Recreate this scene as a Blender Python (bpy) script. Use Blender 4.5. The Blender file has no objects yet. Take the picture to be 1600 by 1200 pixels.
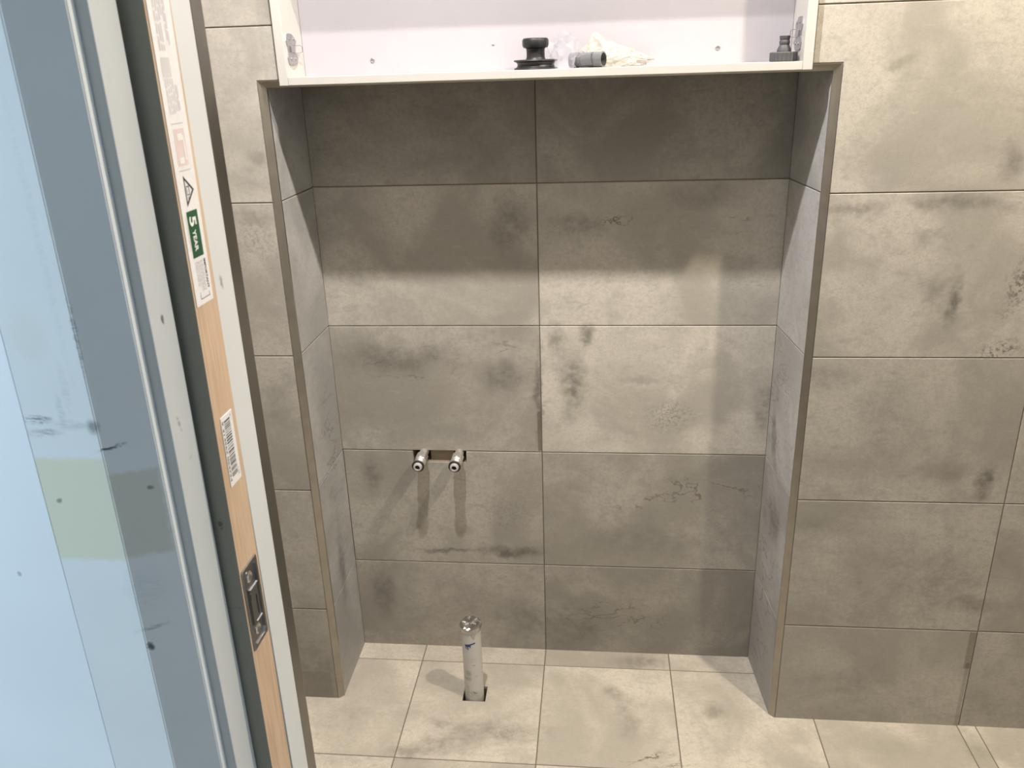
import bpy, bmesh, math, random
from mathutils import Vector, Matrix
random.seed(7)
C = bpy.context.scene.collection
PI = math.pi

# ------------------------------------------------------------ camera, world, lights, exposure
CAM = Vector((0.12202, -1.72587, 1.39164))
cd = bpy.data.cameras.new('camera'); cam = bpy.data.objects.new('camera', cd); C.objects.link(cam)
rx = Vector((0.994975, 0.0952878, -0.0307413)); ux = Vector((-0.0058239, 0.3615925, 0.932318)); fx = Vector((-0.0999544, 0.9274541, -0.3603304))
M = Matrix(((rx.x, ux.x, -fx.x), (rx.y, ux.y, -fx.y), (rx.z, ux.z, -fx.z))).to_4x4(); M.translation = CAM
cam.matrix_world = M
cd.sensor_width = 36; cd.lens = 1303.89 / 1600 * 36; cd.clip_start = 0.02
cd.dof.use_dof = True; cd.dof.focus_distance = 1.75; cd.dof.aperture_fstop = 20
bpy.context.scene.camera = cam
w = bpy.data.worlds.new('daylight_haze'); bpy.context.scene.world = w; w.use_nodes = True
w.node_tree.nodes['Background'].inputs[0].default_value = (0.62, 0.80, 1.0, 1)
w.node_tree.nodes['Background'].inputs[1].default_value = 0.06
vs = bpy.context.scene.view_settings
vs.view_transform = 'Standard'; vs.look = 'None'; vs.exposure = 0.0; vs.gamma = 1

def spot(name, loc, power, col, radius=0.035, size=168, blend=0.35):
    l = bpy.data.lights.new(name, 'SPOT'); l.energy = power; l.color = col; l.shadow_soft_size = radius
    l.spot_size = math.radians(size); l.spot_blend = blend
    o = bpy.data.objects.new(name, l); o.location = loc; C.objects.link(o); return o
LA = Vector((-0.12, -0.72, 2.315)); LB = Vector((0.89, -0.72, 2.315))
spot('downlight_beam', LA, 104, (1.0, 0.955, 0.955), .024)
spot('downlight_beam', LB, 91, (1.0, 0.875, 0.70), .024)
# daylight from a hall window behind and to the left of the camera
al = bpy.data.lights.new('hall_daylight', 'AREA'); al.shape = 'RECTANGLE'; al.size = 0.5; al.size_y = 1.2; al.energy = 68; al.color = (0.66, 0.85, 1.0)
ao = bpy.data.objects.new('hall_daylight', al); ao.location = (-2.15, -1.95, 1.25); C.objects.link(ao)
ao.rotation_euler = (Vector((0.4, -1.75, 1.2)) - ao.location).to_track_quat('-Z', 'Y').to_euler()

# ------------------------------------------------------------ helpers
def tag(o, label=None, cat=None, group=None, kind=None):
    if label: o['label'] = label
    if cat: o['category'] = cat
    if group: o['group'] = group
    if kind: o['kind'] = kind
    return o
def obj(name, bm, mats, parent=None, smooth=False, loc=None):
    me = bpy.data.meshes.new(name); bm.normal_update(); bm.to_mesh(me); bm.free()
    for m in (mats if isinstance(mats, (list, tuple)) else [mats]): me.materials.append(m)
    if smooth:
        for p in me.polygons: p.use_smooth = True
        me.set_sharp_from_angle(angle=math.radians(38))
    o = bpy.data.objects.new(name, me); C.objects.link(o)
    if parent: o.parent = parent
    if loc: o.location = loc
    return o
def empty(name, loc=(0, 0, 0)):
    o = bpy.data.objects.new(name, None); o.empty_display_size = .03; C.objects.link(o); o.location = loc; return o
def box(bm, x0, x1, y0, y1, z0, z1, bev=0, mi=0):
    vs_ = [bm.verts.new((x, y, z)) for x in (x0, x1) for y in (y0, y1) for z in (z0, z1)]
    fs = []
    for a in ((0, 1, 3, 2), (4, 6, 7, 5), (0, 4, 5, 1), (2, 3, 7, 6), (0, 2, 6, 4), (1, 5, 7, 3)):
        f = bm.faces.new([vs_[i] for i in a]); f.material_index = mi; fs.append(f)
    if bev:
        es = list({e for f in fs for e in f.edges})
        bmesh.ops.bevel(bm, geom=es, offset=bev, segments=2, affect='EDGES', profile=.5)
def prism(bm, pts, z0, z1, zs=None, mi=0, off=None):
    """vertical extrusion of a plan polygon (counter-clockwise)"""
    zs = zs or [z0, z1]; rings = []
    for z in zs:
        d = off(z) if off else 0
        rings.append([bm.verts.new((x, y + d, z)) for x, y in pts])
    n = len(pts)
    for a, b in zip(rings, rings[1:]):
        for i in range(n):
            f = bm.faces.new((a[i], a[(i + 1) % n], b[(i + 1) % n], b[i])); f.material_index = mi
    bm.faces.new(rings[0][::-1]); bm.faces.new(rings[-1])
def lathe(bm, prof, seg=48, M=None, cap=True, rfun=None, mi=0):
    rings = []
    for r, z in prof:
        rg = []
        for i in range(seg):
            a = 2 * PI * i / seg; rr = r * (rfun(a, z) if rfun else 1)
            v = Vector((rr * math.cos(a), rr * math.sin(a), z))
            rg.append(bm.verts.new(M @ v if M else v))
        rings.append(rg)
    for a, b in zip(rings, rings[1:]):
        for i in range(seg):
            f = bm.faces.new((a[i], a[(i + 1) % seg], b[(i + 1) % seg], b[i])); f.material_index = mi
    if cap:
        bm.faces.new(rings[0][::-1]).material_index = mi; bm.faces.new(rings[-1]).material_index = mi
def tube(bm, pts, r, seg=8):
    pts = [Vector(p) for p in pts]; rings = []
    for i, p in enumerate(pts):
        t = (pts[min(i + 1, len(pts) - 1)] - pts[max(i - 1, 0)]).normalized()
        a = t.orthogonal().normalized(); b = t.cross(a)
        if rings:
            pa = (rings[-1][0].co - pts[i - 1]); pa = (pa - t * pa.dot(t)).normalized(); a = pa; b = t.cross(a)
        rings.append([bm.verts.new(p + r * (math.cos(2 * PI * k / seg) * a + math.sin(2 * PI * k / seg) * b)) for k in range(seg)])
    for a, b in zip(rings, rings[1:]):
        for i in range(seg): bm.faces.new((a[i], a[(i + 1) % seg], b[(i + 1) % seg], b[i]))
    bm.faces.new(rings[0][::-1]); bm.faces.new(rings[-1])

# ------------------------------------------------------------ materials
class NT:
    def __init__(s, name, rough=.5, metal=0, spec=None):
        s.m = bpy.data.materials.new(name); s.m.use_nodes = True; s.t = s.m.node_tree; s.b = s.t.nodes['Principled BSDF']
        s.b.inputs['Roughness'].default_value = rough; s.b.inputs['Metallic'].default_value = metal
        if spec is not None: s.b.inputs['Specular IOR Level'].default_value = spec
    def n(s, typ, ins=None, **kw):
        nd = s.t.nodes.new(typ)
        for k, v in kw.items(): setattr(nd, k, v)
        for k, v in (ins or {}).items():
            if hasattr(v, 'is_output') or isinstance(v, bpy.types.NodeSocket): s.t.links.new(v, nd.inputs[k])
            else: nd.inputs[k].default_value = v
        return nd
    def math(s, op, a, b=0.0, c=0.0, clamp=False):
        return s.n('ShaderNodeMath', {0: a, 1: b, 2: c}, operation=op, use_clamp=clamp).outputs[0]
    def vmath(s, op, a, b=(0, 0, 0)):
        nd = s.n('ShaderNodeVectorMath', {0: a, 1: b}, operation=op); return nd.outputs['Value' if op in ('LENGTH', 'DOT_PRODUCT', 'DISTANCE') else 0]
    def mix(s, f, a, b, blend='MIX'):
        nd = s.n('ShaderNodeMix', data_type='RGBA', blend_type=blend)
        for k, v in ((0, f), (6, a), (7, b)):
            if isinstance(v, bpy.types.NodeSocket): s.t.links.new(v, nd.inputs[k])
            else: nd.inputs[k].default_value = v if not isinstance(v, tuple) else (*v[:3], 1)
        return nd.outputs[2]
    def noise(s, vec, scale, detail=4, rough=.5, out=0, dist=0):
        return s.n('ShaderNodeTexNoise', {'Vector': vec, 'Scale': scale, 'Detail': detail, 'Roughness': rough, 'Distortion': dist}).outputs[out]
    def ramp(s, v, lo, hi, a=0.0, b=1.0, smooth=True):
        return s.n('ShaderNodeMapRange', {0: v, 1: lo, 2: hi, 3: a, 4: b}, interpolation_type='SMOOTHSTEP' if smooth else 'LINEAR').outputs[0]
    def col(s, c):
        if isinstance(c, tuple): s.b.inputs['Base Color'].default_value = (*c[:3], 1)
        else: s.t.links.new(c, s.b.inputs['Base Color'])
    def bump(s, h, strength=.1, dist=.001):
        nd = s.n('ShaderNodeBump', {'Height': h, 'Strength': strength, 'Distance': dist}); s.t.links.new(nd.outputs[0], s.b.inputs['Normal'])
    def ell(s, vec, u, v, ru, rv, ang=0, edge=.35):
        """soft elliptical mask, 1 inside and 0 outside"""
        m = s.n('ShaderNodeMapping', {'Vector': vec, 'Location': (u, v, 0), 'Rotation': (0, 0, math.radians(ang)), 'Scale': (ru, rv, 1)}, vector_type='TEXTURE')
        return s.ramp(s.vmath('LENGTH', m.outputs[0]), edge, 1.25, 1.0, 0.0)
    def bx(s, vec, u0, u1, v0, v1, e=.001):
        sp = s.n('ShaderNodeSeparateXYZ', {0: vec}); u, v = sp.outputs[0], sp.outputs[1]
        a = s.ramp(u, u0 - e, u0 + e); b = s.ramp(u, u1 - e, u1 + e, 1.0, 0.0); c = s.ramp(v, v0 - e, v0 + e); d = s.ramp(v, v1 - e, v1 + e, 1.0, 0.0)
        return s.math('MULTIPLY', s.math('MULTIPLY', a, b), s.math('MULTIPLY', c, d))
def plain(name, col, rough=.5, metal=0, spec=None, bump=0, bs=200, var=.04, vs_=30):
    t = NT(name, rough, metal, spec); co = t.n('ShaderNodeTexCoord').outputs['Object']
    n = t.noise(co, vs_, 3)
    t.col(t.mix(t.ramp(n, .3, .7, 0, 1), tuple(c * (1 - var) for c in col), tuple(min(1, c * (1 + var)) for c in col)))
    if bump: t.bump(t.noise(co, bs, 3), bump)
    return t.m

S_BACK= [('s', -0.321, 0.781, 0.159, 0.046, 0, 0.22), ('s', -0.078, 0.736, 0.078, 0.043, 0, 0.22), ('s', -0.005, 0.691, 0.01, 0.143, 0, 0.25), ('d', -0.006, 0.609, 0.004, 0.061, 0, 0.5), ('s', 0.071, 0.722, 0.035, 0.093, 0, 0.28), ('s', 0.034, 0.819, 0.025, 0.041, 0, 0.2), ('k', 0.284, 0.647, 0.063, 0.044, 10, 0.55), ('s', 0.49, 0.664, 0.03, 0.077, 0, 0.2), ('s', 0.218, 0.73, 0.069, 0.012, 0, 0.12), ('s', -0.077, 0.286, 0.093, 0.018, 0, 0.35), ('s', -0.235, 0.281, 0.095, 0.009, 0, 0.25), ('s', -0.407, 0.491, 0.031, 0.06, 0, 0.22), ('k', -0.089, 0.395, 0.076, 0.07, 0, 0.25), ('v', 0.384, 0.465, 0.142, 0.043, 8, 0.9), ('v', 0.226, 0.428, 0.088, 0.024, 0, 0.8), ('s', 0.243, 0.334, 0.163, 0.053, 0, 0.1), ('l', 0.085, 0.189, 0.044, 0.022, 0, 0.25), ('v', 0.171, 0.104, 0.148, 0.054, 0, 0.8), ('s', 0.076, 0.081, 0.095, 0.068, 0, 0.15), ('s', -0.405, 0.158, 0.036, 0.088, 0, 0.2), ('s', -0.051, 0.095, 0.08, 0.068, 0, 0.15), ('s', -0.06, 1.077, 0.047, 0.081, 0, 0.2), ('v', 0.164, 1.081, 0.044, 0.016, 15, 0.9), ('s', 0.079, 1.073, 0.066, 0.029, 0, 0.2), ('s', 0.336, 1.13, 0.088, 0.032, 0, 0.15), ('v', 0.402, 1.071, 0.051, 0.016, 0, 0.6), ('v', -0.294, 0.758, 0.13, 0.034, 0, 0.8), ('v', -0.118, 0.804, 0.085, 0.021, 8, 0.7), ('s', 0.099, 0.833, 0.022, 0.032, 0, 0.3), ('l', -0.028, 0.721, 0.014, 0.07, 0, 0.15), ('s', -0.391, 0.957, 0.042, 0.029, 0, 0.08), ('s', -0.175, 1.296, 0.103, 0.049, 0, 0.1), ('l', 0.222, 0.568, 0.17, 0.013, 0, 0.1), ('k', -0.462, 0.241, 0.098, 0.038, 0, 0.15)]
S_FRONT= [('s', 0.762, 0.965, 0.013, 0.055, -5, 0.33), ('s', 0.73, 0.975, 0.037, 0.041, 0, 0.16), ('k', 0.868, 0.994, 0.024, 0.072, -10, 0.9), ('k', 0.855, 0.872, 0.038, 0.018, 12, 1.0), ('s', 0.746, 1.139, 0.115, 0.016, -3, 0.24), ('s', 0.565, 1.134, 0.076, 0.012, 0, 0.18), ('s', 0.878, 0.598, 0.018, 0.049, 0, 0.33), ('s', 0.818, 1.211, 0.023, 0.037, 0, 0.22), ('s', 0.814, 0.625, 0.071, 0.02, 0, 0.1), ('d', 0.914, 0.128, 0.008, 0.132, -8, 0.6), ('s', 0.827, 0.376, 0.099, 0.095, 0, 0.12), ('s', 0.899, 0.316, 0.062, 0.024, 0, 0.15), ('s', 0.554, 0.816, 0.058, 0.039, 0, 0.12), ('s', 0.574, 0.498, 0.05, 0.03, 0, 0.1), ('s', 0.62, 1.368, 0.03, 0.014, 20, 0.14), ('s', 0.712, 1.082, 0.043, 0.021, 0, 0.12), ('s', 0.67, 0.725, 0.059, 0.082, 0, 0.08), ('s', 0.679, 0.117, 0.093, 0.052, 0, 0.08), ('k', -0.522, 1.09, 0.05, 0.05, 0, 0.3), ('s', -0.523, 1.127, 0.056, 0.02, 0, 0.12), ('s', -0.519, 0.74, 0.027, 0.058, 0, 0.08), ('s', -0.514, 0.093, 0.077, 0.085, 0, 0.14), ('s', -0.493, 1.249, 0.024, 0.017, 0, 0.12)]
S_FLOOR= [('s', -0.102, -0.288, 0.135, 0.045, 0, 0.2), ('s', -0.209, -0.332, 0.07, 0.036, 0, 0.18), ('s', 0.17, -0.144, 0.027, 0.03, 0, 0.18), ('v', 0.247, -0.344, 0.081, 0.024, 0, 0.9), ('s', 0.197, -0.221, 0.029, 0.086, 0, 0.14), ('s', -0.275, -0.36, 0.056, 0.025, 0, 0.2), ('s', 0.396, -0.188, 0.035, 0.028, 0, 0.2), ('s', -0.222, -0.263, 0.035, 0.016, -10, 0.16), ('l', 0.282, -0.235, 0.028, 0.057, 0, 0.15), ('s', -0.445, -0.261, 0.059, 0.06, 0, 0.08), ('s', 0.234, -0.035, 0.078, 0.023, 0, 0.2), ('s', 0.923, -0.268, 0.04, 0.057, 0, 0.12), ('s', 0.763, -0.279, 0.08, 0.037, 0, 0.06)]

def tile_mat(name, stains, base=(.43, .402, .348)):
    t = NT(name, .52, 0, .35)
    suv = t.n('ShaderNodeAttribute', attribute_name='suv', attribute_type='GEOMETRY').outputs['Vector']
    off = t.n('ShaderNodeAttribute', attribute_name='off', attribute_type='GEOMETRY').outputs['Vector']
    tone = t.n('ShaderNodeAttribute', attribute_name='tone', attribute_type='GEOMETRY').outputs['Fac']
    co = t.vmath('ADD', suv, off)
    wob = t.vmath('SUBTRACT', t.noise(suv, 18, 4, .62, out=1), (.5, .5, .5))
    wv = t.vmath('MULTIPLY', wob, (.055, .055, 0))
    dv = t.vmath('ADD', suv, wv)
    big = t.noise(co, 4.2, 5, .55, dist=.6); mid = t.noise(co, 13, 6, .62, dist=.3); fine = t.noise(co, 260, 3, .6); cl = t.noise(co, 42, 5, .65)
    speck = t.ramp(t.noise(co, 420, 2, .6), .58, .66)
    # cloudy cement base
    c = t.mix(t.ramp(big, .36, .62), tuple(x * y for x, y in zip(base, (.76, .76, .75))), tuple(x * 1.12 for x in base))
    c = t.mix(t.ramp(mid, .50, .70, 0, .55), c, tuple(x * y for x, y in zip(base, (.74, .75, .76))))
    c = t.mix(t.ramp(mid, .28, .44, .26, 0), c, tuple(min(1, x * 1.22) for x in base))
    c = t.mix(t.ramp(cl, .50, .72, 0, .36), c, tuple(x * .64 for x in base))
    st = t.vmath('MULTIPLY', co, (1, 3.2, 1)); wisp = t.noise(st, 22, 6, .68, dist=.5); mott = t.noise(co, 120, 5, .72)
    c = t.mix(t.ramp(wisp, .54, .70, 0, .45), c, tuple(x * .66 for x in base))
    c = t.mix(t.ramp(wisp, .26, .42, .30, 0), c, tuple(min(1, x * 1.20) for x in base))
    c = t.mix(t.ramp(mott, .42, .68, 0, .40), c, tuple(x * .68 for x in base))
    S = None; L = None; K = None; V = None; D = None
    def add(a, b): return b if a is None else t.math('ADD', a, b)
    for k, u, v, ru, rv, ang, s_ in stains:
        m = t.math('MULTIPLY', t.ell(dv, u, v, ru, rv, ang, .15), s_)
        if k == 's': S = add(S, m)
        elif k == 'l': L = add(L, m)
        elif k == 'k': K = add(K, m)
        elif k == 'v': V = add(V, m)
        elif k == 'd': pass
        elif k == 'b': D = add(D, t.math('MULTIPLY', t.bx(suv, u, v, ru, rv, .0012), s_))
    if S is not None:
        Sf = t.math('MULTIPLY', S, t.ramp(cl, .25, .65, 1.2, 3.4), clamp=True)
        c = t.mix(Sf, c, tuple(x * y for x, y in zip(base, (.34, .34, .34))))
    if L is not None: c = t.mix(t.math('MULTIPLY', L, 1.0, clamp=True), c, tuple(min(1, x * 1.45) for x in base))
    if D is not None: c = t.mix(t.math('MULTIPLY', D, 1.0, clamp=True), c, (.13, .10, .07))
    if K is not None:
        kk = t.ramp(t.noise(co, 130, 6, .8), .48, .57)
        c = t.mix(t.math('MULTIPLY', t.math('MULTIPLY', K, kk), 1.0, clamp=True), c, (.10, .085, .065))
    vein = t.ramp(t.math('ABSOLUTE', t.math('SUBTRACT', t.noise(t.vmath('MULTIPLY', co, (1, 1.9, 1)), 9.5, 7, .6, dist=.35), .5)), 0.0, .019, 1.0, 0.0)
    if V is not None: c = t.mix(t.math('MULTIPLY', t.math('MULTIPLY', V, vein), 1.0, clamp=True), c, (.09, .075, .055))
    c = t.mix(t.math('MULTIPLY', speck, .26), c, tuple(x * .5 for x in base))
    c = t.mix(t.ramp(fine, .3, .7, 0, .22), c, tuple(x * .7 for x in base))
    tc = t.n('ShaderNodeCombineColor', {0: tone, 1: tone, 2: tone}).outputs[0]
    c = t.mix(1.0, c, tc, 'MULTIPLY')
    t.col(c); t.bump(t.noise(co, 90, 4, .6), .06)
    return t.m
XLS = -.4789
T_BACK = tile_mat('cement_tile_alcove', S_BACK + [('b', -.0088, -.0008, .557, .655, 0, .75)])
T_FRONT = tile_mat('cement_tile_front', S_FRONT + [('b', .905, .9185, .155, .2485, 0, .55), ('b', .909, .9165, .0, .17, 0, .35), ('b', XLS - .11, XLS - .012, .0, .075, 0, .28)])
T_FLOOR = tile_mat('cement_tile_floor', S_FLOOR, (.61, .555, .462))
T_SIDE = tile_mat('cement_tile_side', [('s', .10, .30, .03, .12, 0, .25), ('v', .12, .6, .1, .2, 0, .5), ('s', 1.15, .45, .05, .06, 30, .25), ('s', 1.10, .62, .02, .08, 20, .3), ('v', 1.12, .25, .1, .3, 0, .7), ('v', 1.1, .7, .1, .2, 0, .5)], (.43, .426, .412))
GROUT = plain('grout', (.17, .145, .115), .9, bump=.2)
FGROUT = plain('floor_grout', (.20, .17, .13), .9, bump=.2)
TRIM = plain('brushed_metal_trim', (.37, .345, .30), .34, .92, .4, var=.06)
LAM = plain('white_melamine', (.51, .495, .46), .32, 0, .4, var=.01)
LAMIN = plain('white_melamine_interior', (.42, .402, .425), .38, 0, .4, var=.01)  # interior copy, lilac cast of the lights put into its colour
CHROME = plain('chrome', (.50, .49, .48), .24, 1, var=.05)
STEEL = plain('galvanised_steel', (.42, .41, .42), .38, .85, var=.15, vs_=300)
BLACK = plain('black_plastic', (.011, .011, .013), .45, 0, .5, bump=.15, bs=900)
GREYP = plain('charcoal_plastic', (.07, .07, .075), .55, 0, .4, bump=.3, bs=700)
DARK = plain('cavity_shade', (.012, .011, .010), .8)  # near-black, shade of small recesses put into the colour

# ------------------------------------------------------------ tiled surfaces
class Tiles:
    def __init__(s):
        s.bm = bmesh.new(); s.suv = s.bm.verts.layers.float_vector.new('suv'); s.off = s.bm.verts.layers.float_vector.new('off'); s.tone = s.bm.verts.layers.float.new('tone')
    def poly(s, fr, pts, tone=1.0, flags=None, mi=0, seed=None, su=(0, 0), bev=.0009, th=.0065):
        """one tile: polygon pts (u,v) counter-clockwise, seen along -N; every flagged edge gets an arris"""
        O, U, V, N = fr; n = len(pts); flags = flags or [1] * n
        rnd = random.Random(seed if seed is not None else random.random())
        off = Vector((rnd.uniform(-40, 40), rnd.uniform(-40, 40), rnd.uniform(-40, 40)))
        def ring(ins, d):
            out = []
            L = []
            for i in range(n):
                a = Vector(pts[i]); b = Vector(pts[(i + 1) % n]); t_ = (b - a).normalized(); nn = Vector((-t_.y, t_.x))
                q = ins * flags[i]; L.append((a + nn * q, t_))
            for i in range(n):
                p0, d0 = L[i - 1]; p1, d1 = L[i]; cr = d0.x * d1.y - d0.y * d1.x
                if abs(cr) < 1e-9: P = p1
                else:
                    k = ((p1 - p0).x * d1.y - (p1 - p0).y * d1.x) / cr; P = p0 + d0 * k
                v = s.bm.verts.new(O + U * P.x + V * P.y + N * d)
                v[s.suv] = (P.x + su[0], P.y + su[1], 0); v[s.off] = off; v[s.tone] = tone; out.append(v)
            return out
        r0 = ring(0, -th); r1 = ring(0, -bev); r2 = ring(bev, 0)
        for a, b in ((r0, r1), (r1, r2)):
            for i in range(n): s.bm.faces.new((a[i], a[(i + 1) % n], b[(i + 1) % n], b[i])).material_index = mi
        s.bm.faces.new(r2).material_index = mi
    def rect(s, fr, u0, u1, v0, v1, g=.001, **k):
        s.poly(fr, [(u0 + g, v0 + g), (u1 - g, v0 + g), (u1 - g, v1 - g), (u0 + g, v1 - g)], **k)
    def quad(s, fr, u0, u1, v0, v1, d, mi):
        O, U, V, N = fr
        f = s.bm.faces.new([s.bm.verts.new(O + U * a + V * b + N * d) for a, b in ((u0, v0), (u1, v0), (u1, v1), (u0, v1))]); f.material_index = mi
ZR = [0, .2505, .5535, .8565, 1.1595, 1.4625, 1.7655, 2.0685, 2.33]
XL, XR, XLB, XRB, YF, CC = -.4678, .5143, -.469, .500, -.2023, .0111
ZT = 1.3727; CX0, CX1 = -.4345, .4745            # niche top, cabinet sides
X, Y, Z = Vector((1, 0, 0)), Vector((0, 1, 0)), Vector((0, 0, 1))
T = Tiles()
MB, MF, MS, MG = 0, 1, 2, 3
# alcove back wall, tiles notched round the water outlets
fb = (Vector((0, 0, 0)), X, Z, -Y)
HX0, HX1, HZ = -.302, -.176, .523
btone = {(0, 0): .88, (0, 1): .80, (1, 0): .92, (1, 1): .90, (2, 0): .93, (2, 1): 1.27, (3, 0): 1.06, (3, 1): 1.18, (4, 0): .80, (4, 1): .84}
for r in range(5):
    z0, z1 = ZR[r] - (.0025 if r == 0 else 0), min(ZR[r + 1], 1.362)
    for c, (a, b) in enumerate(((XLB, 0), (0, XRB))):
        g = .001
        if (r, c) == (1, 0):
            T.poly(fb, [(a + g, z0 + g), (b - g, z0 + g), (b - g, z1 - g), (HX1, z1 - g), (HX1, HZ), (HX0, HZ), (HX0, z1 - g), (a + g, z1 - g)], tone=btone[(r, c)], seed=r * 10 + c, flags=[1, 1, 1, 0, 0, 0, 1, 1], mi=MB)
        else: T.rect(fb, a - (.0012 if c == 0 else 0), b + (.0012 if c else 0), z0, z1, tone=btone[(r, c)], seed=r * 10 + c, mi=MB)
for a, b, c, d in ((XLB - .01, HX0, 0, 1.39), (HX1, XRB + .01, 0, 1.39), (HX0, HX1, 0, HZ), (HX0, HX1, ZR[2] + .001, 1.39)): T.quad(fb, a, b, c, d, -.0018, MG)
# alcove reveals
dl = Vector((XL - XLB, YF + CC, 0)); LLn = dl.length; dl.normalize()
fl = (Vector((XLB, 0, 0)), -dl, Z, Vector((-dl.y, dl.x, 0)))      # u from front (-L) to back (0)
dr = Vector((XR - XRB, YF + CC, 0)); LRn = dr.length; dr.normalize()
fr_ = (Vector((XRB, 0, 0)), dr, Z, Vector((dr.y, -dr.x, 0)))
for r in range(5):
    z0, z1 = ZR[r] - (.0025 if r == 0 else 0), min(ZR[r + 1], 1.362)
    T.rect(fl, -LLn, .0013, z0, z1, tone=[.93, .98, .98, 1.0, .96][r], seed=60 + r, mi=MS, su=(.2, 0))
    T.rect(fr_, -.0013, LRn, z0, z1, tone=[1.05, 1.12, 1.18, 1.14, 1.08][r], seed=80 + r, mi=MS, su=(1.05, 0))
T.quad(fl, -LLn, 0, 0, 1.39, -.0018, MG); T.quad(fr_, 0, LRn, 0, 1.39, -.0018, MG)
# soffit of the alcove
fs = (Vector((0, 0, 1.362)), X, -Y, -Z)
fs = (Vector((0, 0, 1.362)), X, Y, -Z)
T.bm.faces.new([T.bm.verts.new(v) for v in ((XLB - .002, 0.002, 1.362), (XRB + .002, 0.002, 1.362), (XR, YF + CC, 1.362), (XL, YF + CC, 1.362))]).material_index = MG
# front wall: left pier, right pier, strips beside the cabinet
ff = (Vector((0, YF, 0)), X, Z, -Y)
XE0, XE1 = -.80, 1.62
ftone = [(.88, 1.02, .94), (.90, .90, .90), (.96, .88, .86), (1.0, .95, .92), (1.05, .94, .92), (1.0, 1.08, 1.0), (1, 1, 1), (1, 1, 1)]
for r in range(8):
    z0, z1 = ZR[r] - (.0025 if r == 0 else 0), ZR[r + 1]; g = .001
    a, b = XL - CC, XR + CC
    if r < 4:
        T.rect(ff, XE0, a, z0, z1, tone=ftone[r][0], seed=100 + r, mi=MF); T.rect(ff, b, .92, z0, z1, tone=ftone[r][1], seed=120 + r, mi=MF)
    elif r == 4:
        T.poly(ff, [(XE0 + g, z0 + g), (a - g, z0 + g), (a - g, ZT + g), (CX0 - .003, ZT + g), (CX0 - .003, z1 - g), (XE0 + g, z1 - g)], tone=ftone[r][0], seed=104, mi=MF)
        T.poly(ff, [(b + g, z0 + g), (.92 - g, z0 + g), (.92 - g, z1 - g), (CX1 + .003, z1 - g), (CX1 + .003, ZT + g), (b + g, ZT + g)], tone=ftone[r][1], seed=124, mi=MF)
    else:
        T.rect(ff, XE0, CX0 - .002, z0, z1, tone=ftone[r][0], seed=100 + r, mi=MF); T.rect(ff, CX1 + .002, .92, z0, z1, tone=ftone[r][1], seed=120 + r, mi=MF)
    T.rect(ff, .92, XE1, z0, z1, tone=ftone[r][2], seed=140 + r, mi=MF)
T.rect(ff, CX0 - .002, CX1 + .002, 2.07, 2.33, seed=160, mi=MF)
for a, b, c, d in ((XE0, XL - CC, 0, ZT), (XR + CC, XE1, 0, ZT), (XE0, CX0 - .002, ZT, 2.33), (CX1 + .002, XE1, ZT, 2.33), (CX0 - .01, CX1 + .01, 2.065, 2.33)): T.quad(ff, a, b, c, d, -.0018, MG)
wb = obj('wall_back', T.bm, [T_BACK, T_FRONT, T_SIDE, GROUT]); tag(wb, kind='structure')
# masonry behind the tiles
bm = bmesh.new()
box(bm, XE0, XL - .012, YF + .009, .12, 0, 2.33); box(bm, XR + .012, XE1, YF + .009, .12, 0, 2.33)
box(bm, XL - .012, XR + .012, .07, .12, 0, 2.33)
box(bm, XL - .012, HX0, .008, .07, 0, 1.363); box(bm, HX1, XR + .012, .008, .07, 0, 1.363); box(bm, HX0, HX1, .008, .07, 0, HZ); box(bm, HX0, HX1, .008, .07, ZR[2] + .002, 1.363)
box(bm, -.262, -.207, .014, .07, HZ, ZR[2] + .002); box(bm, XL - .012, XR + .012, -.09, .07, 1.3635, 2.33)
obj('wall_core', bm, plain('plasterboard_brown', (.30, .235, .17), .9)); tag(bpy.data.objects['wall_core'], kind='structure')

# mitred edge trim of the alcove
bm = bmesh.new()
e = .0007
inn = [Vector((XL, YF + CC, 0)), Vector((XL, YF + CC, ZT - CC)), Vector((XR, YF + CC, ZT - CC)), Vector((XR, YF + CC, 0))]
out = [Vector((XL - CC, YF, 0)), Vector((XL - CC, YF, ZT)), Vector((XR + CC, YF, ZT)), Vector((XR + CC, YF, 0))]
inx = [(1, 0), (1, -1), (-1, -1), (-1, 0)]
prof = [(0, 0, 'o', 0), (0, 0, 'o', 1), (.5, 0, 'm', 1), (0, 0, 'i', 1), (0, 0, 'i', 0)]
rings = []
for k in range(4):
    o_, i_ = out[k], inn[k]; sx, sz = inx[k]; d = Vector((sx, 0, sz)) * e
    ring = [o_ + Vector((0, .006, 0)), o_ + Vector((0, -e, 0)), o_ + Vector((0, -e, 0)) + d * 1.2,
            (i_ + o_) / 2 + Vector((0, -e, 0)) + d * .6, i_ + d + Vector((0, -e * 1.2, 0)), i_ + d, i_ + Vector((0, .006, 0))]
    rings.append([bm.verts.new(v) for v in ring])
for a, b in zip(rings, rings[1:]):
    for i in range(len(a) - 1): bm.faces.new((a[i], a[i + 1], b[i + 1], b[i]))
bmesh.ops.recalc_face_normals(bm, faces=bm.faces)
tr = obj('trim_1', bm, TRIM); tag(tr, kind='structure')

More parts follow.
